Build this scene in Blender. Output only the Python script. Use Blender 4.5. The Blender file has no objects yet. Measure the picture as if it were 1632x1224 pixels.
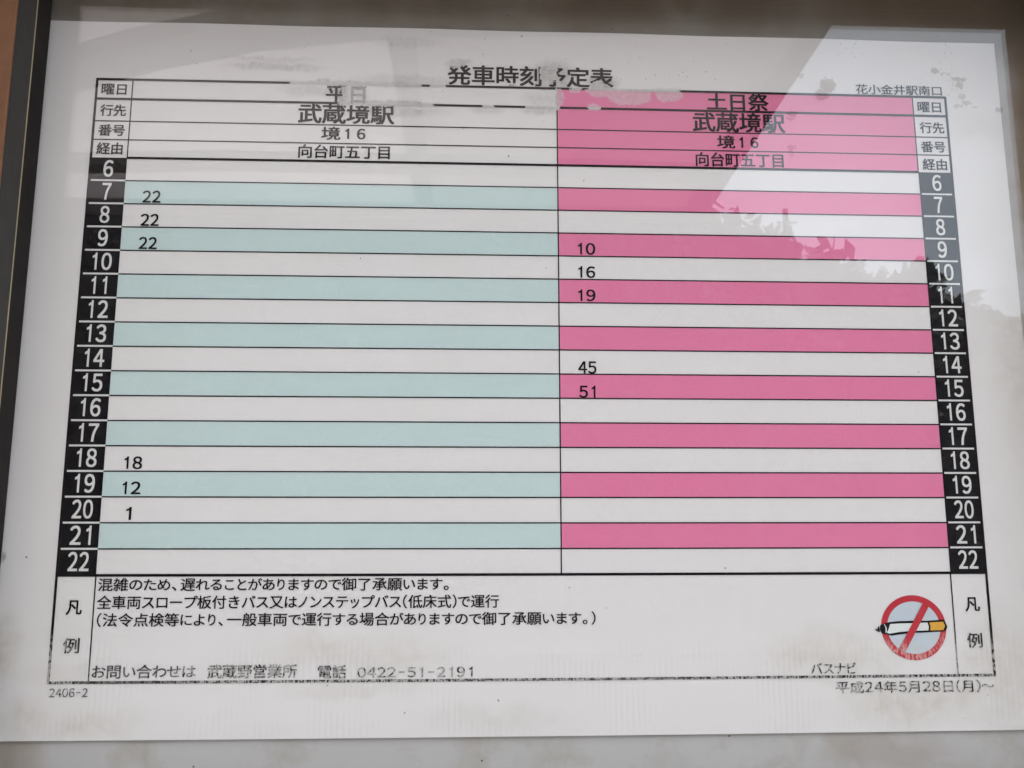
import bpy, bmesh, math, random
from mathutils import Vector, Matrix
from mathutils.geometry import tessellate_polygon

random.seed(7)
scene = bpy.context.scene
COL = scene.collection

# ------------------------------------------------------------------ camera
# sheet frame: u mm to the right, v mm downwards from the table's top-left corner,
# z mm into the board.  World: x = u, y = z, z = HT - v   (metres)
HT = 1.6
CAM_C = (0.16172673, 0.19028419, -0.35755165)
CAM_R = ((0.998969018, 0.000583000699, -0.0453934081),
         (0.00679144498, 0.986745734, 0.162131836),
         (0.0448862747, -0.162272968, 0.985724458))
F_PX, K_LENS = 1400.0, 0.0041249


def wv(a):                       # direction (u, v, z) -> world
    return Vector((a[0], a[2], -a[1]))


cam_data = bpy.data.cameras.new('camera')
cam = bpy.data.objects.new('camera', cam_data)
COL.objects.link(cam)
rx, dn, fw = wv(CAM_R[0]), wv(CAM_R[1]), wv(CAM_R[2])
m = Matrix((rx, -dn, -fw)).transposed().to_4x4()
m.translation = Vector((CAM_C[0], CAM_C[2], HT - CAM_C[1]))
cam.matrix_world = m
cam_data.sensor_width = 36.0
cam_data.lens = 36.0 * F_PX / 1632.0
cam_data.clip_start = 0.01
cam_data.clip_end = 500.0
cam_data.dof.use_dof = True
cam_data.dof.focus_distance = 0.362
cam_data.dof.aperture_fstop = cam_data.lens / 0.55
scene.camera = cam

# ------------------------------------------------------------------ world, sun, exposure
world = bpy.data.worlds.new('World')
scene.world = world
world.use_nodes = True
wn, wl = world.node_tree.nodes, world.node_tree.links
bg = wn['Background']
SUN_EL, SUN_AZ = math.radians(50), math.radians(80)      # sun to the right, a little behind the wall plane
sky = wn.new('ShaderNodeTexSky')
sky.sky_type = 'NISHITA'
sky.sun_disc = False
sky.sun_elevation = SUN_EL
sky.sun_rotation = SUN_AZ
sky.air_density = 1.2
sky.dust_density = 4.0
hsv = wn.new('ShaderNodeHueSaturation')
hsv.inputs['Saturation'].default_value = 0.7
wl.new(sky.outputs[0], hsv.inputs['Color'])
# thin high cloud: soft, everywhere alike
wtc = wn.new('ShaderNodeTexCoord')
wno = wn.new('ShaderNodeTexNoise')
wno.inputs['Scale'].default_value = 2.2
wno.inputs['Detail'].default_value = 5
wno.inputs['Roughness'].default_value = 0.55
wmr = wn.new('ShaderNodeMapRange')
wmr.inputs['From Min'].default_value = 0.35
wmr.inputs['From Max'].default_value = 0.68
wmr.inputs['To Min'].default_value = 0.45
wmr.inputs['To Max'].default_value = 0.97
wmx = wn.new('ShaderNodeMix')
wmx.data_type = 'RGBA'
wl.new(wtc.outputs['Generated'], wno.inputs['Vector'])
wl.new(wno.outputs[0], wmr.inputs['Value'])
wl.new(wmr.outputs[0], wmx.inputs['Factor'])
wl.new(hsv.outputs[0], wmx.inputs['A'])
wmx.inputs['B'].default_value = (11.9, 13.3, 15.0, 1)
wl.new(wmx.outputs['Result'], bg.inputs['Color'])
bg.inputs['Strength'].default_value = 0.12

sl = bpy.data.lights.new('sun', 'SUN')
sl.energy = 4.0
sl.angle = math.radians(2)
sl.color = (1.0, 0.95, 0.88)
sun = bpy.data.objects.new('sun', sl)
COL.objects.link(sun)
sd = Vector((math.sin(SUN_AZ) * math.cos(SUN_EL), math.cos(SUN_AZ) * math.cos(SUN_EL), math.sin(SUN_EL)))
sun.rotation_euler = (-sd).to_track_quat('-Z', 'Y').to_euler()
sun.location = sd * 20

vs = scene.view_settings
vs.view_transform = 'Standard'
vs.look = 'None'
vs.exposure = 1.13
vs.gamma = 1.0
scene.cycles.max_bounces = 7
scene.cycles.diffuse_bounces = 3
scene.cycles.transparent_max_bounces = 12
scene.cycles.use_denoising = True


# ------------------------------------------------------------------ node helpers
class NT:
    def __init__(self, tree):
        self.t = tree
        self.n, self.l = tree.nodes, tree.links

    def put(self, sock, v):
        if isinstance(v, bpy.types.NodeSocket):
            self.l.new(v, sock)
        elif v is not None:
            sock.default_value = v

    def math(self, op, a, b=None, c=None, clamp=False):
        x = self.n.new('ShaderNodeMath')
        x.operation = op
        x.use_clamp = clamp
        self.put(x.inputs[0], a)
        if b is not None:
            self.put(x.inputs[1], b)
        if c is not None:
            self.put(x.inputs[2], c)
        return x.outputs[0]

    def vec(self, op, a, b=None):
        x = self.n.new('ShaderNodeVectorMath')
        x.operation = op
        self.put(x.inputs[0], a)
        if b is not None:
            self.put(x.inputs[1], b)
        return x.outputs['Value'] if op in ('LENGTH', 'DOT_PRODUCT') else x.outputs[0]

    def mix(self, f, a, b):
        x = self.n.new('ShaderNodeMix')
        x.data_type = 'RGBA'
        self.put(x.inputs['Factor'], f)
        self.put(x.inputs['A'], a if not isinstance(a, tuple) or len(a) == 4 else a + (1,))
        self.put(x.inputs['B'], b if not isinstance(b, tuple) or len(b) == 4 else b + (1,))
        return x.outputs['Result']

    def mapr(self, v, a, b, c=0.0, d=1.0, smooth=False):
        x = self.n.new('ShaderNodeMapRange')
        if smooth:
            x.interpolation_type = 'SMOOTHSTEP'
        self.put(x.inputs['Value'], v)
        for k, q in zip(('From Min', 'From Max', 'To Min', 'To Max'), (a, b, c, d)):
            x.inputs[k].default_value = q
        return x.outputs[0]

    def noise(self, vec, scale, detail=2.0, rough=0.5, colour=False):
        x = self.n.new('ShaderNodeTexNoise')
        self.put(x.inputs['Vector'], vec)
        x.inputs['Scale'].default_value = scale
        x.inputs['Detail'].default_value = detail
        x.inputs['Roughness'].default_value = rough
        return x.outputs[1] if colour else x.outputs[0]

    def voro(self, vec, scale, feature='F1'):
        x = self.n.new('ShaderNodeTexVoronoi')
        x.feature = feature
        self.put(x.inputs['Vector'], vec)
        x.inputs['Scale'].default_value = scale
        return x.outputs[0]

    def mm(self, wob=0.0, wscale=0.4):
        """object position in mm, optionally wobbled by noise"""
        tc = self.n.new('ShaderNodeTexCoord')
        p = self.vec('MULTIPLY', tc.outputs['Object'], (1000, 0, 1000))
        if wob:
            c = self.noise(p, wscale, 3, 0.6, colour=True)
            c = self.vec('SUBTRACT', c, (0.5, 0.5, 0.5))
            c = self.vec('MULTIPLY', c, (wob, 0, wob))
            p = self.vec('ADD', p, c)
        return p

    def blobs(self, p, boxes, soft, square=True):
        """union of rounded boxes / ellipses given in mm (u0, v0, u1, v1), edge softness in own half-sizes"""
        out = None
        for b in boxes:
            cu, cv = (b[0] + b[2]) / 2, -(b[1] + b[3]) / 2
            hu, hv = abs(b[2] - b[0]) / 2, abs(b[3] - b[1]) / 2
            d = self.vec('MULTIPLY', self.vec('SUBTRACT', p, (cu, 0, cv)), (1 / hu, 0, 1 / hv))
            if square:
                a = self.n.new('ShaderNodeSeparateXYZ')
                self.l.new(self.vec('ABSOLUTE', d), a.inputs[0])
                r = self.math('MAXIMUM', a.outputs[0], a.outputs[2])
            else:
                r = self.vec('LENGTH', d)
            w = b[4] if len(b) > 4 else 1.0
            s = self.mapr(r, 1 + soft, 1 - soft, 0, w, smooth=True)
            out = s if out is None else self.math('MAXIMUM', out, s)
        return out


def material(name):
    mt = bpy.data.materials.new(name)
    mt.use_nodes = True
    nt = NT(mt.node_tree)
    bs = nt.n['Principled BSDF']
    return mt, nt, bs


# ------------------------------------------------------------------ wear of the sheet
LIFTS = [(82.1, -1.4, 138.94, 1.2), (142.49, -1.3, 149.04, 1.0), (104.3, 1.6, 116.51, 7.49), (103.43, 7.3, 143.71, 10.2),
         (164.95, 7.6, 170.42, 10.01), (183.56, 7.6, 199.22, 10.07), (190.3, -11.5, 198.0, -3.6)]
LIFTS_ROUND = [(196.0, 0.3, 200.9, 8.4), (202.61, -0.9, 208.6, 1.9), (210.6, -2.2, 223.0, 3.8),
               (219.96, -1.4, 239.5, 7.4), (240.7, -1.2, 253.5, 5.2), (210.8, 6.9, 217.3, 10.0), (222.0, -2.2, 252.2, 1.0),
               (150.2, -11, 156.0, -8.4), (212.5, -3.6, 219.0, -0.8), (176, -2.2, 180, -0.4)]
PAPER = (0.82, 0.79, 0.79)


def wear_group():
    g = bpy.data.node_groups.new('sheet_wear', 'ShaderNodeTree')
    for nme in ('Lift', 'Scuff'):
        g.interface.new_socket(nme, in_out='OUTPUT', socket_type='NodeSocketFloat')
    nt = NT(g)
    out = nt.n.new('NodeGroupOutput')
    p = nt.mm(4.0, 0.5)
    a = nt.blobs(p, LIFTS, 0.03, True)
    b = nt.blobs(p, LIFTS_ROUND, 0.06, False)
    nt.l.new(nt.math('MAXIMUM', a, b), out.inputs['Lift'])
    # scuffed ink near the foot of the sheet: fine upright streaks
    q = nt.mm()
    sx = nt.n.new('ShaderNodeSeparateXYZ')
    nt.l.new(q, sx.inputs[0])
    big = nt.noise(nt.vec('MULTIPLY', q, (1, 0, 0.6)), 0.035, 2)
    lo = nt.math('ADD', sx.outputs[2], nt.math('MULTIPLY', nt.math('SUBTRACT', big, 0.5), 30.0))
    zone = nt.mapr(lo, -233, -241, 0, 1, smooth=True)
    zone = nt.math('MAXIMUM', zone, nt.blobs(nt.mm(5, 0.2), [(328, 237.0, 354, 246, .95), (346, 232.5, 358, 240, .8), (290, 241, 322, 251, .8), (118, 242, 166, 251, .8),
                                                          (66, 241, 118, 251, .75), (-3, 231, 11, 251, .9), (365, 244, 375, 252, .9)], 0.35, False))
    zone = nt.math('MULTIPLY', zone, nt.math('MAXIMUM', nt.mapr(sx.outputs[0], 42, 60, 0.4, 1), nt.mapr(sx.outputs[0], 15, 9, 0, 1)))
    st = nt.noise(nt.vec('MULTIPLY', q, (1.0, 0, 0.5)), 1.15, 2.5, 0.6)
    st2 = nt.noise(nt.vec('MULTIPLY', q, (0.35, 0, 0.1)), 1.0, 1)
    sm = nt.math('ADD', nt.math('MULTIPLY', st, 0.75), nt.math('MULTIPLY', st2, 0.25))
    sc = nt.mapr(sm, 0.46, 0.53, 0, 1, smooth=True)
    nt.l.new(nt.math('MULTIPLY', nt.math('MULTIPLY', zone, sc), 0.72), out.inputs['Scuff'])
    return g


WEAR = wear_group()


def smears(nt):
    """grey-brown dirt that lies on the paper itself"""
    p = nt.mm(5.0, 0.14)
    dark = nt.blobs(p, [(56.6, -11.9, 92, -9.2, .35), (56.77, -8.9, 93.13, -5.4, .55), (81, 1.5, 111, 5.8, .45), (102, -.8, 107.5, 9.9, 1.0), (-21.6, 199, -19.4, 202.3, 1.0),
                        (109.5, 1.1, 116, 9.6, .35), (82, -1.6, 140, .6, .7), (104, 7.4, 146, 10.4, .75), (110, 9.6, 146.5, 14.6, .45), (187.4, -12.2, 204.6, .8, .8),
                        (184, 8.2, 199.5, 12.8, .5), (161, 9.2, 173.7, 12.8, .4), (210.97, -6.4, 224, .6, .9), (119, -22.6, 146, -18.0, .3),
                        (108.3, -4.4, 150, 1.2, .4), (150, -12.8, 160, -9.0, .6), (240.0, -1.5, 252.3, .8, .4), (183, 2.4, 199, 8.5, .35)], 0.55, False)
    fine = nt.mapr(nt.noise(p, 0.5, 4, 0.7), 0.32, 0.62, 0.35, 1.0)
    dark = nt.math('MULTIPLY', dark, fine)
    q = nt.mm(14.0, 0.06)
    warm = nt.blobs(q, [(-21.0, 256.0, 3.74, 267.5, .6), (0.67, 259.8, 34, 269.5, .55), (86, 232.5, 123, 242.8, .55), (115.2, 232.5, 150, 247.5, .5),
                        (149.7, 258.7, 200.5, 267.9, .35), (281.7, 232.2, 329, 248.9, .6), (311, 251, 366, 266.3, .8), (358, 228, 388, 267, .6),
                        (92, 248.7, 134, 255.5, .45), (-24, 224, -13, 248.8, .9), (385, 88, 402, 160, .45), (-8, 241, 16, 249, .35), (372, 8, 402, 20, .35)], 0.75, False)
    warm = nt.math('MULTIPLY', warm, nt.mapr(nt.noise(q, 0.18, 4, 0.6), 0.3, 0.65, 0.3, 1.0))
    # faint upright corrugations where the damp sheet has rippled
    r = nt.mm(1.2, 0.2)
    s = nt.n.new('ShaderNodeSeparateXYZ')
    nt.l.new(r, s.inputs[0])
    wave = nt.math('SINE', nt.math('MULTIPLY', s.outputs[0], 2 * math.pi / 2.25))
    wave = nt.mapr(wave, -0.4, 1.0, 0, 1, smooth=True)
    big = nt.noise(nt.vec('MULTIPLY', r, (0.55, 0, 1.0)), 0.055, 3, 0.6)
    low = nt.mapr(s.outputs[2], -228, -240, 0, 1, smooth=True)
    zone = nt.math('MULTIPLY', low, nt.mapr(big, 0.48, 0.62, 0, 1, smooth=True))
    corr = nt.math('MULTIPLY', wave, zone)
    top = nt.mapr(s.outputs[2], 12, 24, 0, 1, smooth=True)
    topz = nt.math('MULTIPLY', top, nt.mapr(s.outputs[0], 325, 380, 0, 1, smooth=True))
    topr = nt.math('MULTIPLY', nt.math('SINE', nt.math('MULTIPLY', s.outputs[0], 2 * math.pi / 1.3)), topz)
    # tiny specks
    sp = nt.voro(nt.mm(), 0.11)
    sz = nt.noise(nt.mm(), 0.35, 1)
    speck = nt.math('LESS_THAN', sp, nt.mapr(sz, 0.40, 0.75, 0.0, 0.06))
    sp2 = nt.voro(nt.vec('ADD', nt.mm(0.8, 1.5), (3.3, 0, 7.7)), 0.42)
    z2 = nt.mapr(s.outputs[2], -2, 6, 0, 1)
    cl = nt.mapr(nt.noise(nt.mm(), 0.05, 2), 0.52, 0.62, 0, 0.13)
    speck2 = nt.math('LESS_THAN', sp2, nt.math('MULTIPLY', cl, z2))
    return dark, warm, corr, topr, nt.math('MAXIMUM', speck, nt.math('MULTIPLY', speck2, 0.7))


def paper_colour(nt, base):
    dark, warm, corr, topr, speck = smears(nt)
    fib = nt.noise(nt.mm(), 0.8, 4, 0.7)
    mot = nt.noise(nt.mm(), 0.012, 3, 0.6)
    c = nt.mix(nt.mapr(fib, 0.3, 0.7, 0, 0.05), base, (0.55, 0.54, 0.52))
    c = nt.mix(nt.mapr(mot, 0.35, 0.65, 0, 0.10), c, (0.70, 0.66, 0.62))
    c = nt.mix(nt.math('MULTIPLY', warm, 0.6), c, (0.50, 0.45, 0.36))
    c = nt.mix(nt.math('MULTIPLY', corr, 0.09), c, (0.42, 0.40, 0.36))
    c = nt.mix(nt.math('MULTIPLY', topr, 0.05), c, (0.42, 0.40, 0.38))
    c = nt.mix(nt.math('MULTIPLY', dark, 0.8), c, (0.29, 0.285, 0.27))
    c = nt.mix(nt.math('MULTIPLY', speck, 0.75), c, (0.12, 0.11, 0.10))
    return c, corr


def sheet_material(name, ink=None, lifted=None, rough=0.55, wear=True, scuffed=None):
    mt, nt, bs = material(name)
    if ink is None:
        c, corr = paper_colour(nt, PAPER)
        bu = nt.n.new('ShaderNodeBump')
        bu.inputs['Strength'].default_value = 0.25
        bu.inputs['Distance'].default_value = 0.0004
        wav = nt.noise(nt.mm(), 0.02, 2)
        nt.l.new(nt.math('ADD', nt.math('MULTIPLY', corr, 0.3), nt.math('MULTIPLY', wav, 1.5)), bu.inputs['Height'])
        nt.l.new(bu.outputs[0], bs.inputs['Normal'])
    else:
        gr = nt.n.new('ShaderNodeGroup')
        gr.node_tree = WEAR
        grain = nt.noise(nt.mm(), 0.9, 4, 0.7)
        k = 0.86 if max(ink) > 0.1 else 1.0
        c = nt.mix(nt.mapr(grain, 0.3, 0.7, 0, 0.35), ink + (1,), tuple(x * k for x in ink) + (1,))
        mot = nt.noise(nt.vec('MULTIPLY', nt.mm(), (1, 0, 0.6)), 0.022, 4, 0.65)
        if max(ink) > 0.1:
            c = nt.mix(nt.mapr(mot, 0.3, 0.7, 0, 0.20), c, tuple(x * 0.8 + 0.1 for x in ink) + (1,))
        # ink turned thin where the noise crosses
        sc_col = scuffed or (0.62, 0.60, 0.57)
        c = nt.mix(gr.outputs['Scuff'], c, sc_col + (1,))
        p = nt.mm(3.0, 0.35)
        lc = lifted or (0.66, 0.65, 0.63)
        lcol = nt.mix(nt.mapr(nt.noise(p, 0.45, 4, 0.7), 0.35, 0.65, 0, 1), lc + (1,), tuple(x * 0.84 for x in lc) + (1,))
        c = nt.mix(gr.outputs['Lift'], c, lcol)
    nt.l.new(c, bs.inputs['Base Color'])
    bs.inputs['Roughness'].default_value = rough
    bs.inputs['Specular IOR Level'].default_value = 0.25 if ink is None or max(ink) > 0.1 else 0.08
    return mt


def simple_ink(name, col):
    mt, nt, bs = material(name)
    n = nt.noise(nt.mm(), 0.6, 4, 0.7)
    nt.l.new(nt.mix(nt.mapr(n, 0.35, 0.75), col + (1,), (0.56, 0.55, 0.54, 1)), bs.inputs['Base Color'])
    bs.inputs['Roughness'].default_value = 0.6
    return mt


M = {}
M['paper'] = sheet_material('printing_paper')
M['black'] = sheet_material('black_ink', (0.011, 0.009, 0.012))
M['ghost'] = simple_ink('faded_grey_ink', (0.27, 0.265, 0.26))
M['white'] = sheet_material('unprinted_white', (0.76, 0.75, 0.74))
M['teal'] = sheet_material('pale_teal_ink', (0.61, 0.74, 0.735), (0.7, 0.72, 0.72))
M['pink'] = sheet_material('rose_pink_ink', (0.83, 0.225, 0.405), (0.79, 0.46, 0.56))
M['red'] = sheet_material('sign_red_ink', (0.56, 0.028, 0.045), scuffed=(0.68, 0.40, 0.38))
M['blue'] = sheet_material('sign_pale_blue_ink', (0.60, 0.67, 0.74))
M['orange'] = sheet_material('sign_orange_ink', (0.78, 0.42, 0.05))
M['ivory'] = sheet_material('cigarette_paper_white', (0.80, 0.83, 0.82))


def simple(name, col, rough=0.6, metal=0.0, var=0.25, scale=6.0, bump=0.0, spec=0.5):
    mt, nt, bs = material(name)
    tc = nt.n.new('ShaderNodeTexCoord')
    n1 = nt.noise(tc.outputs['Object'], scale, 5, 0.6)
    n2 = nt.noise(tc.outputs['Object'], scale * 13, 3, 0.6)
    f = nt.math('ADD', nt.math('MULTIPLY', n1, 0.7), nt.math('MULTIPLY', n2, 0.3))
    c = nt.mix(nt.mapr(f, 0.3, 0.7), tuple(x * (1 + var) for x in col) + (1,), tuple(x * (1 - var) for x in col) + (1,))
    nt.l.new(c, bs.inputs['Base Color'])
    bs.inputs['Roughness'].default_value = rough
    bs.inputs['Metallic'].default_value = metal
    bs.inputs['Specular IOR Level'].default_value = spec
    if bump:
        bu = nt.n.new('ShaderNodeBump')
        bu.inputs['Strength'].default_value = 0.5
        bu.inputs['Distance'].default_value = bump
        nt.l.new(f, bu.inputs['Height'])
        nt.l.new(bu.outputs[0], bs.inputs['Normal'])
    return mt


def backing_material():
    mt, nt, bs = material('stained_shaded_backing_board')
    p = nt.mm(16.0, 0.05)
    base = (0.53, 0.512, 0.508, 1)
    n = nt.noise(p, 0.035, 5, 0.65)
    c = nt.mix(nt.mapr(n, 0.5, 0.85), base, (0.36, 0.31, 0.235, 1))
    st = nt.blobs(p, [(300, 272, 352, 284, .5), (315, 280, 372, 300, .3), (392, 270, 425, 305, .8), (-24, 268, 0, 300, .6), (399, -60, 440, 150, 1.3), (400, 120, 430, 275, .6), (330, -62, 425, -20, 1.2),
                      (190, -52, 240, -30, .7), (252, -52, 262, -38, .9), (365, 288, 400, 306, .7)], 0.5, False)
    c = nt.mix(nt.math('MULTIPLY', st, 0.7), c, (0.27, 0.19, 0.115, 1))  # brown stains; the top and right blobs also carry painted shade
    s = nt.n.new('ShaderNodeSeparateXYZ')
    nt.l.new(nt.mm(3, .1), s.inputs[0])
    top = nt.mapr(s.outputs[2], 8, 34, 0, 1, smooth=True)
    c = nt.mix(nt.math('MULTIPLY', top, nt.mapr(nt.noise(nt.mm(), 0.03, 4), 0.3, 0.6, .75, .95)), c, (0.19, 0.155, 0.12, 1))  # shade below the top rail painted into the board colour
    sp = nt.voro(nt.mm(), 0.09)
    c = nt.mix(nt.math('LESS_THAN', sp, 0.035), c, (0.09, 0.07, 0.05, 1))
    nt.l.new(c, bs.inputs['Base Color'])
    bs.inputs['Roughness'].default_value = 0.6
    return mt


def pane_material(front):
    """thin clear acrylic: see-through with a mirror-like share after Schlick; dried residue dulls the front face"""
    mt = bpy.data.materials.new('clear_acrylic_front' if front else 'clear_acrylic')
    mt.use_nodes = True
    nt = NT(mt.node_tree)
    nt.n.remove(nt.n['Principled BSDF'])
    out = nt.n['Material Output']
    geo = nt.n.new('ShaderNodeNewGeometry')
    cs = nt.math('ABSOLUTE', nt.vec('DOT_PRODUCT', geo.outputs['Normal'], geo.outputs['Incoming']))
    pw = nt.math('POWER', nt.math('SUBTRACT', 1.0, cs, clamp=True), 5.0)
    fr = nt.math('MULTIPLY_ADD', pw, 0.96, 0.040)
    tr = nt.n.new('ShaderNodeBsdfTransparent')
    tr.inputs['Color'].default_value = (0.985, 0.99, 0.99, 1)
    gl = nt.n.new('ShaderNodeBsdfGlossy')
    gl.inputs['Roughness'].default_value = 0.0
    if front:
        p = nt.mm(4.4, 0.7)
        res = nt.blobs(p, RESIDUE, 0.10, False)
        sp = nt.voro(nt.mm(0.8, 1.5), 0.5)
        cl = nt.mapr(nt.noise(nt.mm(), 0.05, 2), 0.50, 0.62, 0, 0.16)
        s = nt.n.new('ShaderNodeSeparateXYZ')
        nt.l.new(nt.mm(), s.inputs[0])
        zone = nt.math('MULTIPLY', nt.mapr(s.outputs[2], -6, 0), nt.mapr(s.outputs[0], 300, 320))
        fl = nt.math('LESS_THAN', sp, nt.math('MULTIPLY', cl, zone))
        res = nt.math('MAXIMUM', res, nt.math('MULTIPLY', fl, 0.8))
        veil = nt.mapr(nt.noise(nt.vec('MULTIPLY', nt.mm(8, 0.05), (1, 0, 2.0)), 0.03, 4, 0.6), 0.35, 0.75, 0.0, 0.016)
        fr = nt.math('MULTIPLY', fr, nt.math('SUBTRACT', 1.0, nt.math('MULTIPLY', res, 0.95)))
        df = nt.n.new('ShaderNodeBsdfDiffuse')
        df.inputs['Color'].default_value = (0.40, 0.33, 0.31, 1)
        m0 = nt.n.new('ShaderNodeMixShader')
        nt.l.new(nt.math('ADD', nt.math('MULTIPLY', res, 0.22), veil), m0.inputs[0])
        nt.l.new(tr.outputs[0], m0.inputs[1])
        nt.l.new(df.outputs[0], m0.inputs[2])
        base = m0.outputs[0]
    else:
        base = tr.outputs[0]
    mx = nt.n.new('ShaderNodeMixShader')
    nt.l.new(fr, mx.inputs[0])
    nt.l.new(base, mx.inputs[1])
    nt.l.new(gl.outputs[0], mx.inputs[2])
    nt.l.new(mx.outputs[0], out.inputs['Surface'])
    return mt


RESIDUE = [(314.6, -6.6, 321.6, 0.2), (312.3, -1.2, 318.0, 3.9, .9), (365.25, -12.83, 368.9, -9.6), (374.17, -8.6, 381.16, -6.2),
           (376.25, -6.2, 379.4, -2.9), (376.68, -0.5, 380.16, 2.1, .8), (378.3, 2.4, 382.5, 5.1, .8), (373.8, 4.3, 378.2, 6.1, .7), (393.2, 5.7, 396.9, 8.0),
           (299.0, 9.0, 303.9, 11.8, .9), (298.4, 12.0, 301.9, 13.9, .6), (298.2, 25.2, 301.7, 27.2, .7), (304.6, -8.8, 307.6, -6.3, .7),
           (368.6, -10.3, 375.1, -9.7, .8), (382.6, 4.9, 385.6, 6.2, .5), (299.4, 27.0, 300.6, 30.5, .6), (286, 19.7, 297, 20.4, .3)]
M['pane_front'] = pane_material(True)
M['pane'] = pane_material(False)
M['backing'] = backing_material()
M['frame'] = simple('dark_bronze_aluminium', (0.048, 0.045, 0.042), 0.7, 0.0, 0.25, 9.0, 0, 0.10)
M['bead'] = simple('brown_black_bead', (0.022, 0.019, 0.018), 0.8, 0.0, 0.3, 14.0, 0, 0.05)
M['face'] = simple('brown_face_plate', (0.19, 0.085, 0.042), 0.6, 0.0, 0.35, 7.0, 0, 0.3)
M['gasket'] = simple('pale_gold_gasket', (0.42, 0.36, 0.22), 0.4, 0.3, 0.2, 40.0)
M['wallm'] = simple('brown_wall_paint', (0.26, 0.15, 0.09), 0.7, 0, 0.2, 2.0)
M['steel'] = simple('grey_steel_paint', (0.22, 0.21, 0.20), 0.5, 0, 0.15, 4.0)
M['asphalt'] = simple('asphalt', (0.06, 0.058, 0.056), 0.9, 0, 0.25, 3.0, 0.004)
M['paving'] = simple('warm_concrete_paving', (0.225, 0.19, 0.165), 0.85, 0, 0.15, 1.5, 0.002)
M['line'] = simple('road_white_paint', (0.7, 0.7, 0.68), 0.7, 0, 0.1, 3.0)
M['bark'] = simple('bark', (0.09, 0.065, 0.045), 0.9, 0, 0.4, 9.0, 0.01)
M['leaf'] = simple('leaf_green', (0.022, 0.036, 0.016), 0.6, 0, 0.4, 1.5)
M['pole'] = simple('grey_concrete_pole', (0.12, 0.12, 0.115), 0.8, 0, 0.15, 2.0)


def roof_material(name, ca, cb, share):
    mt = bpy.data.materials.new(name)
    mt.use_nodes = True
    nt = NT(mt.node_tree)
    nt.n.remove(nt.n['Principled BSDF'])
    out = nt.n['Material Output']
    tc = nt.n.new('ShaderNodeTexCoord')
    n = nt.noise(tc.outputs['Object'], 1.3, 4, 0.6)
    c = nt.mix(nt.mapr(n, 0.3, 0.7), ca + (1,), cb + (1,))
    d = nt.n.new('ShaderNodeBsdfDiffuse')
    t = nt.n.new('ShaderNodeBsdfTranslucent')
    nt.l.new(c, d.inputs[0])
    nt.l.new(c, t.inputs[0])
    mx = nt.n.new('ShaderNodeMixShader')
    mx.inputs[0].default_value = share
    nt.l.new(d.outputs[0], mx.inputs[1])
    nt.l.new(t.outputs[0], mx.inputs[2])
    nt.l.new(mx.outputs[0], out.inputs['Surface'])
    return mt


M['roof'] = roof_material('smoky_roof_panel', (0.66, 0.62, 0.61), (0.52, 0.49, 0.48), 0.50)
M['roof_pale'] = roof_material('pale_roof_panel', (0.80, 0.76, 0.755), (0.66, 0.625, 0.62), 0.66)
M['added_skylight'] = roof_material('added_milky_skylight', (0.96, 0.95, 0.93), (0.93, 0.92, 0.90), 0.95)  # for the added panels that light the sheet from above


# ------------------------------------------------------------------ object helpers
def link(name, me, mat=None, parent=None, label=None):
    o = bpy.data.objects.new(name, me)
    COL.objects.link(o)
    if mat is not None and me is not None:
        me.materials.append(mat)
    if parent is not None:
        o.parent = parent
    if label:
        o['label'] = label
    return o


def thing(o, label, cat, group=None):
    o['label'] = label
    o['category'] = cat
    if group:
        o['group'] = group
    return o


def empty(name, loc, label, cat, group=None):
    o = link(name, None)
    o.empty_display_size = 0.1
    o.location = loc
    return thing(o, label, cat, group)


def box_mesh(name, a, b, bevel=0.0, seg=2):
    bm = bmesh.new()
    bmesh.ops.create_cube(bm, size=1.0)
    for v in bm.verts:
        v.co = Vector([a[i] + (b[i] - a[i]) * (v.co[i] + 0.5) for i in range(3)])
    if bevel:
        bmesh.ops.bevel(bm, geom=bm.edges[:], offset=bevel, segments=seg, affect='EDGES', profile=0.5)
    me = bpy.data.meshes.new(name)
    bm.to_mesh(me)
    bm.free()
    return me


def sbox(name, u0, v0, z0, u1, v1, z1, mat, parent, bevel=0.0, label=None):
    """a box in sheet mm, in the coordinates of the board origin"""
    me = box_mesh(name, (u0 / 1000, z0 / 1000, -v1 / 1000), (u1 / 1000, z1 / 1000, -v0 / 1000), bevel / 1000)
    return link(name, me, mat, parent, label)


# the printed sheet is not quite flat behind the pane: its print bows outwards by a millimetre or so
AX = (CAM_R[2][0] / CAM_R[2][2], CAM_R[2][1] / CAM_R[2][2])


def bow(u, v):
    d = (u / 1000 - CAM_C[0], v / 1000 - CAM_C[1], -CAM_C[2])
    c = [sum(CAM_R[i][j] * d[j] for j in range(3)) for i in range(3)]
    x, y = c[0] / c[2] * 1.4, c[1] / c[2] * 1.4
    r2 = x * x + y * y
    s = 1 - K_LENS * r2 + 3 * (K_LENS * r2) ** 2
    x, y = x * s / 1.4, y * s / 1.4
    w = [CAM_R[0][j] * x + CAM_R[1][j] * y + CAM_R[2][j] for j in range(3)]
    k = -CAM_C[2] / w[2]
    return (CAM_C[0] + k * w[0]) * 1000, (CAM_C[1] + k * w[1]) * 1000


LAYER = 0.05      # mm between printed layers


def put(u, v, layer):
    a, b = bow(u, v)
    return (a / 1000, -layer * LAYER / 1000, -b / 1000)


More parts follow.
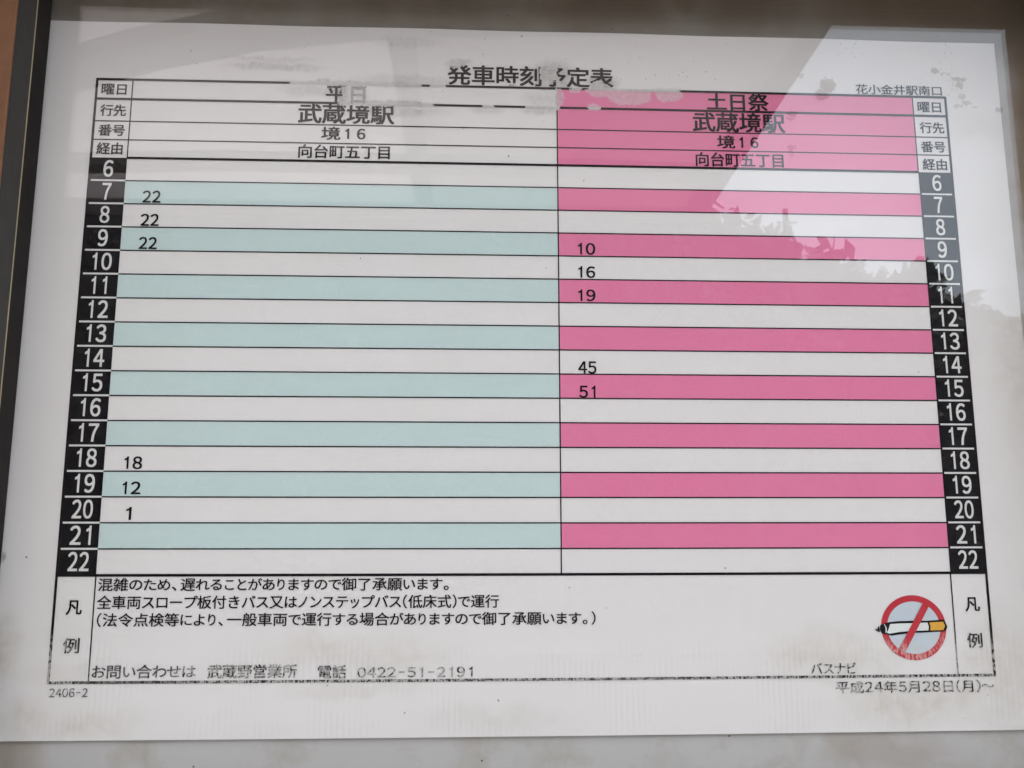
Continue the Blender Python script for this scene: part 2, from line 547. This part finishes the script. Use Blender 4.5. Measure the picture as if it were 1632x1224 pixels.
def patch(name, u0, v0, u1, v1, layer, mat, parent, label=None, step=14.0):
    nu = max(1, round(abs(u1 - u0) / step))
    nv = max(1, round(abs(v1 - v0) / step))
    vs_, fs = [], []
    for j in range(nv + 1):
        for i in range(nu + 1):
            vs_.append(put(u0 + (u1 - u0) * i / nu, v0 + (v1 - v0) * j / nv, layer))
    for j in range(nv):
        for i in range(nu):
            a = j * (nu + 1) + i
            fs.append((a, a + nu + 1, a + nu + 2, a + 1))
    me = bpy.data.meshes.new(name)
    me.from_pydata(vs_, [], fs)
    return link(name, me, mat, parent, label)


def poly(name, pts, layer, mat, parent, label=None):
    me = bpy.data.meshes.new(name)
    tri = tessellate_polygon([[Vector((p[0], -p[1], 0)) for p in pts]])
    tri = [t if ((pts[t[1]][0] - pts[t[0]][0]) * (pts[t[2]][1] - pts[t[0]][1]) - (pts[t[2]][0] - pts[t[0]][0]) * (pts[t[1]][1] - pts[t[0]][1])) > 0 else t[::-1] for t in tri]
    me.from_pydata([put(p[0], p[1], layer) for p in pts], [], [tuple(t) for t in tri])
    return link(name, me, mat, parent, label)


# ------------------------------------------------------------------ lettering
GLYPH = {}


def glyph(ch, off):
    k = (ch, off)
    if ch == '１' and k not in GLYPH:
        v0 = glyph('２', off)[0]
        h = max(p[1] for p in v0)
        w = 0.075
        GLYPH[k] = ([(0.50, 0), (0.50 + w, 0), (0.50 + w, h), (0.50 + w * .25, h), (0.50, h * .90), (0.36, h * .80), (0.36, h * .71), (0.50, h * .78)],
                    [(0, 1, 2, 3, 4, 7), (4, 5, 6, 7)])
    if k not in GLYPH:
        cu = bpy.data.curves.new('g', 'FONT')
        cu.body = ch
        cu.size = 1.0
        cu.offset = off
        cu.resolution_u = 4
        cu.fill_mode = 'FRONT'
        ob = bpy.data.objects.new('g', cu)
        COL.objects.link(ob)
        dg = bpy.context.evaluated_depsgraph_get()
        dg.update()
        me = ob.evaluated_get(dg).to_mesh()
        vv = [(v.co.x, v.co.y) for v in me.vertices]
        ff = [tuple(p.vertices) for p in me.polygons]
        ob.evaluated_get(dg).to_mesh_clear()
        bpy.data.objects.remove(ob)
        bpy.data.curves.remove(cu)
        GLYPH[k] = (vv, ff)
    return GLYPH[k]


ADV = {'、': .60, '。': .60, 'り': .72, 'こ': .80, 'と': .80, 'た': .92, 'の': .92, 'い': .88, '（': .42, '）': .42, 'ッ': .80, 'ン': .86, 'ノ': .82,
       'ー': .95, 'ス': .93, 'ロ': .93, 'プ': .95, 'バ': .97, 'テ': .93, 'に': .86, 'よ': .88, '　': .7, '～': .9, 'ビ': .85, 'ナ': .9}
KANA = set('のためれるこがありますでいおわせはにより')


FULL = str.maketrans('0123456789-', '０１２３４５６７８９－')


def adv(ch):
    if ch in ADV:
        return ADV[ch]
    if ch in KANA:
        return .90
    if ch in '０１２３４５６７８９':
        return .68
    if ch == '－':
        return .5
    return 1.0


REF = None


def em():
    """width of the CJK em square and its foot, from a full-width character"""
    global REF
    if REF is None:
        vv, _ = glyph('国', 0.0)
        x0, x1 = min(v[0] for v in vv), max(v[0] for v in vv)
        y0, y1 = min(v[1] for v in vv), max(v[1] for v in vv)
        REF = ((x0 + x1) / 2, (y0 + y1) / 2, (x1 - x0) / 0.84)
    return REF


def text(name, s, style, u0, v0, u1, v1, layer, mat, parent, label=None):
    off = 0.0
    fat = {'bold': 0.021, 'med': 0.018, 'reg': 0.011, 'wide': 0.009, 'num': 0.020, 'hour': 0.020}[style]
    s = s.translate(FULL)
    cx, cy, e = em()
    vv, ff, pen = [], [], 0.0
    for ch in s:
        if ch == '　':
            pen += adv(ch)
            continue
        gv, gf = glyph(ch, off)
        if not gv:
            pen += adv(ch)
            continue
        if style != 'med' and ch in '０１２３４５６７８９－':
            gx0, gx1 = min(v[0] for v in gv), max(v[0] for v in gv)
            a = {'wide': .66, 'num': .66, 'hour': .68}.get(style, adv(ch))
            sx = 0.55 if ch == '－' else 1.0
            mid = (gx0 + gx1) / 2
            pts = [(pen + a / 2 + (x - mid) / e * sx, y / e) for x, y in gv]
            if style == 'reg':
                pts = [(x, y * 1.04) for x, y in pts]
        else:
            a = adv(ch)
            sc = min(1.0, a + .06) if ch not in '（）、。' else 1.0
            if ch in '、。':
                gx0 = min(v[0] for v in gv)
                pts = [(pen + .08 + (x - gx0) / e, (y - 0) / e) for x, y in gv]
            elif ch in '（）':
                mid = (min(v[0] for v in gv) + max(v[0] for v in gv)) / 2
                pts = [(pen + a / 2 + (x - mid) / e, y / e) for x, y in gv]
            else:
                pts = [(pen + a / 2 + (x - cx) / e * sc, (y - cy) / e * (1.0 if ch not in KANA else .95) + cy / e) for x, y in gv]
        base = len(vv)
        vv += pts
        ff += [tuple(i + base for i in f) for f in gf]
        pen += a
    if s == '平日':
        pass
    x0, x1 = min(p[0] for p in vv), max(p[0] for p in vv)
    y0, y1 = min(p[1] for p in vv), max(p[1] for p in vv)
    co = [put(u0 + (p[0] - x0) / (x1 - x0) * (u1 - u0), v1 - (p[1] - y0) / (y1 - y0) * (v1 - v0), layer) for p in vv]
    # thicken the strokes: a few copies, each a hair nearer and nudged
    ku, kv = (u1 - u0) / (x1 - x0) * fat, (v1 - v0) / (y1 - y0) * fat
    allc, allf = [], []
    for q, (a, b) in enumerate(((-1, -.7), (1, -.7), (-1, .7), (1, .7))):
        base = len(allc)
        allc += [(c[0] + a * ku / 1000, c[1] - q * 0.000003, c[2] + b * kv / 1000) for c in co]
        allf += [tuple(i + base for i in f) for f in ff]
    me = bpy.data.meshes.new(name)
    me.from_pydata(allc, [], allf)
    return link(name, me, mat, parent, label)


# ------------------------------------------------------------------ the setting
def struct(name, me, mat):
    o = link(name, me, mat)
    o['kind'] = 'structure'
    return o


struct('ground', box_mesh('ground', (-120, -160, -0.30), (120, 60, -0.10)), M['asphalt'])
struct('pavement', box_mesh('pavement', (-20, -3.6, -0.096), (20, 3.0, 0.0), 0.01), M['paving'])
struct('kerb', box_mesh('kerb', (-20, -3.8, -0.096), (20, -3.604, 0.004), 0.012), M['pole'])
struct('far_pavement', box_mesh('far_pavement', (-40, -14.5, -0.096), (40, -10.0, 0.0), 0.01), M['asphalt'])

# the shelter that the case hangs in
sh = empty('bus_shelter', (0.0, 0.06, 0.0), 'bus shelter with brown back wall and milky roof over the timetable case', 'shelter')


def rel(o, root):
    o.matrix_parent_inverse = Matrix.Translation(-root.location)
    return o


def kid(name, a, b, mat, root, bevel=0.0, label=None):
    me = box_mesh(name, tuple(a[i] - root.location[i] for i in range(3)), tuple(b[i] - root.location[i] for i in range(3)), bevel)
    return link(name, me, mat, root, label)


kid('back_wall', (-1.5, 0.0615, 0.02), (0.95, 0.11, 2.44), M['wallm'], sh, 0.003)
for x in (-1.55, 0.86):
    kid('post', (x - 0.05, 0.111, 0.0), (x + 0.05, 0.211, 2.44), M['steel'], sh, 0.006)
for k in range(3):
    kid('roof_panel', (-1.773 + k * 0.886, -2.50, 2.50), (-1.773 + k * 0.886 + 0.8855, -1.24, 2.508), M['roof'] if k == 2 else M['roof_pale'], sh)
    kid('added_skylight_panel', (-1.773 + k * 0.886, -1.16, 2.50), (-1.773 + k * 0.886 + 0.8855, 0.4, 2.508), M['added_skylight'] if k else M['roof_pale'], sh, 0, 'unseen milky roof panel added next to the wall for top light')  # unseen bright row near the wall, added to send light down from above
kid('rafter', (-0.03, -2.49, 2.46), (0.028, -1.245, 2.498), M['steel'], sh, 0.002)
kid('purlin', (-1.77, -1.239, 2.46), (0.884, -1.161, 2.515), M['steel'], sh, 0.003)
kid('front_beam', (-1.78, -2.54, 2.455), (0.976, -2.502, 2.52), M['steel'], sh, 0.004)
sb = kid('side_beam', (0.886, -2.50, 2.497), (0.93, 0.40, 2.54), M['steel'], sh)
for v in sb.data.vertices:
    if v.co.x > 0.9:
        v.co.x = 0.944 - 0.0304 * (v.co.y + 0.06 + 1.406)
kid('wall_beam', (-1.77, 0.06, 2.442), (0.884, 0.16, 2.498), M['steel'], sh, 0.004)


def rib(pts, w, z, root):
    """a bowed roof rib lying under the panels: list of plan points, width"""
    bm = bmesh.new()
    rows = []
    for i, (x, y) in enumerate(pts):
        a = Vector(pts[max(0, i - 1)])
        b = Vector(pts[min(len(pts) - 1, i + 1)])
        t = (b - a).normalized()
        n = Vector((-t.y, t.x)) * w / 2
        rows.append([bm.verts.new((x + s * n.x - root.location.x, y + s * n.y - root.location.y, zz)) for s, zz in ((1, z), (-1, z), (-1, z + .04), (1, z + .04))])
    for a, b in zip(rows, rows[1:]):
        for k in range(4):
            bm.faces.new((a[k], a[(k + 1) % 4], b[(k + 1) % 4], b[k]))
    bm.faces.new(rows[0][::-1])
    bm.faces.new(rows[-1])
    bmesh.ops.recalc_face_normals(bm, faces=bm.faces[:])
    me = bpy.data.meshes.new('roof_rib')
    bm.to_mesh(me)
    bm.free()
    return link('roof_rib', me, M['steel'], root)


rib([(-1.30, -1.90), (-1.0, -1.72), (-0.75, -1.595), (-0.585, -1.515), (-0.33, -1.42), (-0.05, -1.36), (0.30, -1.33), (0.88, -1.30)], 0.11, 2.455, sh)
rib([(-1.68, -2.17), (-1.3, -2.18), (-0.6, -2.12), (0.1, -2.12), (0.88, -2.15)], 0.06, 2.455, sh)
rib([(-1.68, -0.62), (-1.3, -0.60), (0.88, -0.60)], 0.07, 2.455, sh)


# trees, added hedge and pole across the road
def leaf_mesh(name, centres, leaf, seed):
    """many small leaf faces filling lumpy clumps; centres = [(x, y, z, r, n)]"""
    rnd = random.Random(seed)
    vs_, fs = [], []
    for cx, cy, cz, r, n in centres:
        for _ in range(n):
            d = Vector((rnd.gauss(0, 1), rnd.gauss(0, 1), rnd.gauss(0, 1))).normalized()
            rr = r * rnd.random() ** 0.45 * (0.82 + 0.3 * math.sin(7 * d.x + 3 * d.z + seed) * math.cos(5 * d.y))
            c = Vector((cx, cy, cz)) + Vector((d.x * rr, d.y * rr, d.z * rr * 0.85))
            a = Vector((rnd.gauss(0, 1), rnd.gauss(0, 1), rnd.gauss(0, 1))).normalized()
            b = a.cross(Vector((rnd.gauss(0, 1), rnd.gauss(0, 1), rnd.gauss(0, 1)))).normalized()
            s = leaf * rnd.uniform(0.6, 1.3)
            i = len(vs_)
            vs_ += [c + a * s, c + b * s * 0.5, c - a * s, c - b * s * 0.5]
            fs.append((i, i + 1, i + 2, i + 3))
    me = bpy.data.meshes.new(name)
    me.from_pydata(vs_, [], fs)
    return me


def trunk_mesh(h, r, seed):
    rnd = random.Random(seed)
    bm = bmesh.new()

    def limb(a, b, r0, r1, k=8):
        a, b = Vector(a), Vector(b)
        t = (b - a).normalized()
        x = t.orthogonal().normalized()
        y = t.cross(x)
        prev = None
        for i in range(6):
            f = i / 5
            c = a.lerp(b, f) + x * 0.06 * math.sin(f * 5 + seed) * r / 0.15
            rad = r0 + (r1 - r0) * f
            ring = [bm.verts.new(c + (x * math.cos(q * 2 * math.pi / k) + y * math.sin(q * 2 * math.pi / k)) * rad) for q in range(k)]
            if prev:
                for q in range(k):
                    bm.faces.new((prev[q], prev[(q + 1) % k], ring[(q + 1) % k], ring[q]))
            prev = ring
        return b
    top = limb((0, 0, 0), (0, 0, h * 0.55), r, r * 0.6)
    for i in range(5):
        an = i * 1.3 + rnd.random()
        limb((0, 0, h * (0.3 + 0.05 * i)), (math.cos(an) * h * 0.25, math.sin(an) * h * 0.25, h * (0.62 + 0.06 * i)), r * 0.45, r * 0.12, 6)
    me = bpy.data.meshes.new('trunk')
    bm.to_mesh(me)
    bm.free()
    return me


TREES = [(-9.3, -12.6, 8.0, 2.4, 'broad dark tree at the far left of the row across the road'),
         (-5.6, -12.0, 7.6, 2.2, 'tall dark tree second from the left across the road'),
         (-2.0, -12.4, 7.9, 2.3, 'tall dark tree facing the timetable across the road'),
         (1.3, -12.2, 8.4, 2.6, 'dense dark tree beside the shelter roof edge across the road'),
         (4.1, -12.0, 5.75, 1.55, 'round tree with an open top just left of the utility pole'),
         (6.4, -12.3, 5.35, 1.35, 'low spreading tree just right of the utility pole'),
         (8.6, -12.0, 4.65, 1.3, 'small loose tree with gaps in its crown'),
         (11.3, -12.4, 5.0, 1.6, 'rightmost tree of the row across the road')]
for i, (x, y, h, r, lab) in enumerate(TREES):
    rnd = random.Random(i * 11 + 3)
    t = empty('street_tree', (x, y, 0), lab, 'tree', 'trees across the road')
    link('trunk', trunk_mesh(h, 0.13 + h * 0.008, i), M['bark'], t)
    cl = [(0, 0, h - r * 1.0, r * 0.80, 1500)]
    for k in range(9):
        an = k * 2.4 + i
        cl.append((math.cos(an) * r * 0.72, math.sin(an) * r * 0.72, h - r * (0.75 + 1.15 * ((k * 0.37) % 1)), r * rnd.uniform(0.42, 0.6), 560))
    for k in range(5):
        an = k * 1.9 + i * 2
        cl.append((math.cos(an) * r * 0.5, math.sin(an) * r * 0.5, h - r * 0.28, r * 0.28, 110))
    link('crown', leaf_mesh('crown', cl, 0.11, i + 5), M['leaf'], t)

hd = link('added_hedge', leaf_mesh('added_hedge', [(-14 + k * 0.85, -13.6 + 0.15 * math.sin(k), 1.0 + 1.6 * (k % 2), 1.15, 430) for k in range(37)], 0.10, 91), M['leaf'])  # added to block the bright sky between the trunks
thing(hd, 'long dark hedge added behind the row of trees to block low sky', 'hedge')

up = empty('utility_pole', (11.6, -30.0, 0), 'thin grey utility pole rising between two trees across the road', 'pole')
kid('pole_shaft', (11.51, -30.09, 0.0), (11.69, -29.91, 13.0), M['pole'], up, 0.04)
kid('cross_arm', (11.2, -29.9, 12.4), (12.0, -29.84, 12.48), M['steel'], up, 0.01)

rnd = random.Random(4)
mass = []
SKYLINE = [(-40, 8.6), (4.6, 8.4), (5.1, 7.88), (6.0, 7.5), (7.2, 7.05), (8.9, 6.86), (9.6, 6.5), (11.5, 5.75), (30, 5.9)]
for k in range(64):
    x = -30 + k * 0.78
    for (xa, ha), (xb, hb) in zip(SKYLINE, SKYLINE[1:]):
        if xa <= x <= xb:
            hgt = ha + (hb - ha) * (x - xa) / (xb - xa)
    hgt += rnd.uniform(-0.35, 0.15) - 0.72
    for q in range(6):
        mass.append((x + rnd.uniform(-.3, .3), -17.5 + rnd.uniform(-.6, .6), 0.6 + q * (hgt - 0.6) / 5, 1.3, 330))
tl = link('treeline', leaf_mesh('treeline', mass, 0.27, 55), M['leaf'])
bw = link('added_wall', box_mesh('added_wall', (-40, -20.2, -0.1), (40, -20.0, 2.9), 0.01), M['pole'])  # added to stop sky showing through gaps low in the foliage
thing(bw, 'long plain concrete wall added behind the dark foliage to block sky gaps', 'wall')
tl['kind'] = 'stuff'
tl['label'] = 'dark mass of foliage closing the view behind the street trees'

# ------------------------------------------------------------------ the display case
ORG = Vector((0, 0, HT))
X0, X1, V0, V1 = -20.2, 418.2, -47.9, 306.0
FR = -27.0          # front edge of the frame, mm
PT = 1.6            # pane thickness
P1, P0 = -0.45, -0.45 - PT
case = empty('display_case', ORG, 'shallow wall case with dark bronze frame and clear front holding the timetable', 'display case')
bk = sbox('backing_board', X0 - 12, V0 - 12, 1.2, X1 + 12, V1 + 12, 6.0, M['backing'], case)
sbox('case_box', X0 - 44, V0 - 44, 6.1, X1 + 44, V1 + 44, 59.0, M['frame'], case, 1.0)

pane_me = box_mesh('pane', ((X0 - 10) / 1000, P0 / 1000, -(V1 + 10) / 1000), ((X1 + 10) / 1000, P1 / 1000, -(V0 - 10) / 1000))
pane = link('pane', pane_me, M['pane_front'], case)
pane_me.materials.append(M['pane'])
for p in pane_me.polygons:
    p.material_index = 0 if p.normal.y < -0.9 else 1

W = 44.0
SEAM = -13.4


def member(name, u0, v0, u1, v1, inner):
    """one frame member: outer body, brown face plate on its front, bead next to the pane, thin pale gasket between"""
    root = sbox(name, u0, v0, FR, u1, v1, SEAM - 0.55, M['frame'], case, 0.25)
    e = 0.35
    b = [u0, v0, u1, v1]
    bb = list(b)
    # bead sits a hair back from the body's inner face
    sbox('glazing_bead', bb[0], bb[1], SEAM + 0.05, bb[2], bb[3], P0 - 0.02, M['bead'], root, 0.15)
    g = list(b)
    if inner == 'r':
        g[2] += 0.10
    if inner == 'l':
        g[0] -= 0.10
    if inner == 'b':
        g[3] += 0.10
    if inner == 't':
        g[1] -= 0.10
    sbox('gasket_strip', g[0], g[1], SEAM - 0.5, g[2], g[3], SEAM, M['gasket'], root)
    f = list(b)
    if inner == 'r':
        f[2] -= e
    if inner == 'l':
        f[0] += e
    if inner == 'b':
        f[3] -= e
    if inner == 't':
        f[1] += e
    sbox('face_plate', f[0], f[1], FR - 1.2, f[2], f[3], FR - 0.02, M['face'], root, 0.3)
    return root


member('frame_stile', X0 - W, V0 - W, X0, V1 + W, 'r')
member('frame_stile', X1, V0 - W, X1 + W, V1 + W, 'l')
member('frame_rail', X0 + 0.12, V0 - W, X1 - 0.12, V0, 'b')
member('frame_rail', X0 + 0.12, V1, X1 - 0.12, V1 + W, 't')

# an unseen hood with side cheeks, added to darken the sheet's top and sides
sbox('shade_hood', X0 - W - 6, V0 - W - 13, -98.0, X1 + W + 6, V0 - W - 10.5, 58.0, M['frame'], case, 0.3, 'thin dark unseen hood added over the frame to shade the sheet')
sbox('shade_hood_lip', X0 - W - 6, V0 - W - 10.4, -98.0, X1 + W + 6, V0 - W - 7, -96.5, M['frame'], case, 0.3)
for ua, ub in ((X0 - W - 6, X0 - W - 4), (X1 + W + 4, X1 + W + 6)):
    ck = sbox('shade_hood_cheek', ua, V0 - W - 10.3, -96.4, ub, 75, -30.0, M['frame'], case)  # unseen cheek added to darken the upper corners of the sheet
    for v in ck.data.vertices:
        if v.co.z < 0 and v.co.y < -0.09:
            v.co.y = -0.036

# ------------------------------------------------------------------ the printed timetable
TW, TH = 372.4, 248.75
D1, MID, D2 = 15.08, 197.75, 357.3
HB, ROW = 35.6, 10.165
HL = [0.0, 9.0, 19.1, 27.5, HB]
RB = HB + 17 * ROW
ttb = empty('bus_timetable', ORG, 'printed sheet of bus departure times with teal and pink stripes under the clear front', 'timetable')
# the sheet: 297 x 420 mm with slightly wavy edges
bm = bmesh.new()
NX, NY = 42, 30
gr = []
for j in range(NY + 1):
    row = []
    for i in range(NX + 1):
        u = -23.2 + (397.7 + 23.2) * i / NX
        v = -27.0 + 297.0 * j / NY
        a, b = bow(u, v)
        if j == 0:
            b += 0.15 * math.sin(i * 0.7)
        row.append(bm.verts.new((a / 1000, 0, -b / 1000)))
    gr.append(row)
for j in range(NY):
    for i in range(NX):
        bm.faces.new((gr[j][i], gr[j + 1][i], gr[j + 1][i + 1], gr[j][i + 1]))
bmesh.ops.recalc_face_normals(bm, faces=bm.faces[:])
bmesh.ops.solidify(bm, geom=bm.faces[:], thickness=0.0001)
for v in bm.verts:
    if v.co.y < 0:
        v.co.y = 0
me = bpy.data.meshes.new('paper')
bm.to_mesh(me)
bm.free()
link('paper', me, M['paper'], ttb)

# coloured bands
for k in range(17):
    v0, v1 = HB + k * ROW, HB + (k + 1) * ROW
    if k % 2:
        patch('teal_band', D1, v0, MID, v1, 1, M['teal'], ttb)
        patch('pink_band', MID, v0, D2, v1, 1, M['pink'], ttb)
for k in range(4):
    patch('pink_heading', MID, HL[k], D2, HL[k + 1], 1, M['pink'], ttb)

# black hour cells with their white numerals
for side, (a, b) in enumerate(((0.0, D1), (D2, TW))):
    for k in range(17):
        v0, v1 = HB + k * ROW, HB + (k + 1) * ROW
        hc = patch('hour_cell', a, v0, b, v1, 2, M['black'], ttb)
        s = str(6 + k)
        c = (a + b) / 2 + (0.1 if side == 0 else 0.35)
        if k >= 4 and side == 0:
            c += 0.3
        w = 3.75 if len(s) == 1 else 7.9
        if s == '7':
            w = 3.5
        lo, hi = c - w / 2, c + w / 2
        if len(s) == 2 and s[0] == '1':
            lo += 0.3
        if s == '11':
            lo, hi = c - 3.3, c + 2.7
        text('hour_numeral', s, 'hour', lo, v0 + 1.25, hi, v0 + 8.45, 3, M['white'], hc)
        if k < 16:
            i0, i1 = (0.75, 0.0) if side == 0 else (0.75, 0.75)
            patch('cell_underline', a + i0, v1 - 0.42, b - i1, v1 + 0.34, 4, M['white'], hc)

# rules
T1, T2 = 0.50, 1.05


def hrule(u0, u1, v, t):
    return patch('rule_line', u0, v - t / 2, u1, v + t / 2, 3.5, M['black'], ttb)


def vrule(u, v0, v1, t):
    return patch('rule_line', u - t / 2, v0, u + t / 2, v1, 3.2, M['black'], ttb)


hrule(-0.45, TW + 0.45, 0.0, T2)
hrule(0, TW, HL[1], T2)
hrule(0, TW, HL[2], T1)
hrule(0, TW, HL[3], T1)
hrule(D1, D2, HB, T2)
for k in range(1, 17):
    hrule(D1, D2, HB + k * ROW, T1)
hrule(-0.2, TW + 0.2, RB, T2)
hrule(-0.45, TW + 0.45, TH, T2)
vrule(0.0, -0.4, TH + 0.4, T2)
vrule(TW, -0.4, TH + 0.4, T2)
vrule(D1, 0, HB, T1)
vrule(D2, 0, HB, T1)
vrule(MID, 0, RB, T1)
vrule(D1, RB, TH, T1)
vrule(D2, RB, TH, T1)

TEXTS = [
 ('title_text', '発車時刻予定表', 'bold', 150.09, -10.05, 222.56, -0.84),
 ('station_text', '花小金井駅南口', 'reg', 331.77, -5.43, 370.99, -0.74),
 ('day_text', '土日祭', 'bold', 264.29, 0.5, 291.6, 8.5),
 ('destination_text', '武蔵境駅', 'bold', 257.63, 9.75, 298.43, 18.7),
 ('route_text', '境１６', 'med', 268.02, 20.33, 286.16, 26.33),
 ('via_text', '向台町五丁目', 'med', 258.27, 28.4, 296.94, 34.74),
 ('day_text', '平日', 'bold', 97.64, 1.16, 114.63, 8.74),
 ('destination_text', '武蔵境駅', 'bold', 86.16, 9.6, 127.01, 18.4),
 ('route_text', '境１６', 'med', 96.25, 20.03, 114.85, 25.83),
 ('via_text', '向台町五丁目', 'med', 86.84, 28.2, 125.5, 34.23),
 ('label_text', '曜日', 'med', 2.26, 2.2, 12.63, 7.1),
 ('label_text', '行先', 'med', 2.41, 11.66, 13.07, 16.81),
 ('label_text', '番号', 'med', 2.31, 20.81, 13.19, 25.78),
 ('label_text', '経由', 'med', 2.15, 28.9, 12.86, 34.11),
 ('label_text', '曜日', 'med', 359.42, 2.4, 369.98, 7.3),
 ('label_text', '行先', 'med', 359.68, 12.05, 370.6, 17.22),
 ('label_text', '番号', 'med', 359.51, 21.16, 370.39, 26.19),
 ('label_text', '経由', 'med', 359.57, 29.27, 370.41, 34.51),
 ('notice_text', '混雑のため、遅れることがありますので御了承願います。', 'reg', 16.25, 209.5, 152.78, 214.43),
 ('notice_text', '全車両スロープ板付きバス又はノンステップバス（低床式）で運行', 'reg', 16.26, 216.15, 172.72, 221.33),
 ('notice_text', '（法令点検等により、一般車両で運行する場合がありますので御了承願います。）', 'reg', 16.73, 222.84, 211.15, 227.97),
 ('contact_text', 'お問い合わせは', 'reg', 16.26, 242.25, 55.61, 247.27),
 ('contact_text', '武蔵野営業所', 'med', 60.15, 242.37, 94.31, 247.52),
 ('contact_text', '電話', 'med', 102.53, 242.79, 113.43, 247.72),
 ('phone_text', '0422-51-2191', 'wide', 117.8, 243.7, 162.46, 247.48),
 ('number_text', '2406-2', 'wide', 0.75, 250.82, 15.17, 254.05),
 ('legend_text', '凡', 'med', 4.66, 217.98, 10.54, 223.32),
 ('legend_text', '例', 'med', 4.59, 232.17, 10.66, 237.8),
 ('legend_text', '凡', 'med', 362.48, 218.25, 368.39, 223.72),
 ('legend_text', '例', 'med', 362.19, 232.38, 368.33, 238.03),
 ('caption_text', 'バスナビ', 'reg', 297.13, 243.35, 315.52, 247.69),
 ('date_text', '平成24年5月28日（月）～', 'reg', 306.92, 250.44, 371.7, 255.25),
]
for n, s, st, a, b, c, d in TEXTS:
    text(n, s, st, a, b, c, d, 4.2, M['black'], ttb)

# the damp day heading left a grey ghost of its second character
text('faded_character', '日', 'bold', 108.5, 1.9, 114.3, 8.9, 5.2, M['ghost'], ttb, 'blurred grey ghost of a heading character')
TIMES = [('22', 22.84, 50.16, 30.11, 55.29), ('22', 22.75, 60.4, 29.99, 65.48), ('22', 22.67, 70.54, 29.87, 75.57),
         ('18', 23.14, 161.98, 29.93, 166.87), ('12', 23.09, 171.98, 29.98, 176.82), ('1', 25.13, 182.01, 26.97, 186.93),
         ('10', 206.22, 70.54, 213.33, 75.54), ('16', 206.22, 80.79, 213.17, 85.74), ('19', 206.09, 90.95, 213.14, 95.85),
         ('45', 205.69, 121.81, 213.03, 126.85), ('51', 205.95, 132.0, 212.47, 136.99)]
for s, a, b, c, d in TIMES:
    text('departure_time', s, 'num', a, b - 0.05, c, d - 0.05, 4.2, M['black'], ttb)

# no-smoking mark
SC = (340.35, 230.0)
RX, RY, TK = 13.45, 12.75, 2.45


def ringpts(rx_, ry_, n=72):
    return [(SC[0] + rx_ * math.cos(k * 2 * math.pi / n), SC[1] + ry_ * math.sin(k * 2 * math.pi / n)) for k in range(n)]


sg = poly('no_smoking_sign', ringpts(RX, RY), 2, M['blue'], ttb, 'round red, blue and white no-smoking mark')
me = bpy.data.meshes.new('red_ring')
o_, i_ = ringpts(RX, RY), ringpts(RX - TK, RY - TK)
n = len(o_)
me.from_pydata([put(x, y, 3) for x, y in o_] + [put(x, y, 3) for x, y in i_], [], [(k, k + n, (k + 1) % n + n, (k + 1) % n) for k in range(n)])
link('red_ring', me, M['red'], sg)
# cigarette: black outline, white body, orange filter, charred tip
top = [(328.4, 228.2), (330.6, 227.75), (334, 227.45), (339, 227.3), (346, 227.35), (352.9, 226.95)]
bot = [(352.6, 231.6), (346, 231.9), (339, 232.15), (334, 232.7), (331, 233.1), (329.3, 232.7)]
poly('cigarette_outline', top + [(353.6, 228.0), (354.25, 229.7), (353.8, 230.9)] + bot + [(327.0, 232.2), (326.2, 230.6), (326.6, 228.9)], 4, M['black'], sg)
poly('cigarette_body', [(330.6, 228.55), (334, 228.35), (339, 228.25), (346.1, 228.05), (346.55, 229.6), (346.3, 231.15), (339, 231.3), (334, 231.7), (330.2, 232.3), (329.0, 231.9), (329.9, 230.4)], 5, M['ivory'], sg)
poly('cigarette_filter', [(346.9, 228.0), (352.6, 227.75), (353.35, 229.4), (352.5, 231.1), (347.05, 231.15), (347.3, 229.6)], 5, M['orange'], sg)
poly('smoke_scribble', [(324.4, 230.3), (325.3, 230.55), (325.5, 229.6), (326.0, 229.4), (326.3, 231.3), (325.9, 231.7), (325.1, 231.25), (324.5, 230.9)], 4, M['black'], sg)
poly('char_gap', [(328.0, 228.55), (328.35, 228.6), (329.1, 230.0), (329.0, 231.2), (328.7, 232.0), (328.45, 231.9), (328.6, 230.6), (328.5, 229.6)], 6, M['ivory'], sg)
d = Vector((345.7 - 334.7, 220.6 - 238.7)).normalized()
nn = Vector((-d.y, d.x)) * 1.38
a = Vector((334.95, 238.7))
b = Vector((346.0, 220.9))
poly('red_slash', [tuple(a + nn), tuple(b + nn), tuple(b - nn), tuple(a - nn)], 7, M['red'], sg)
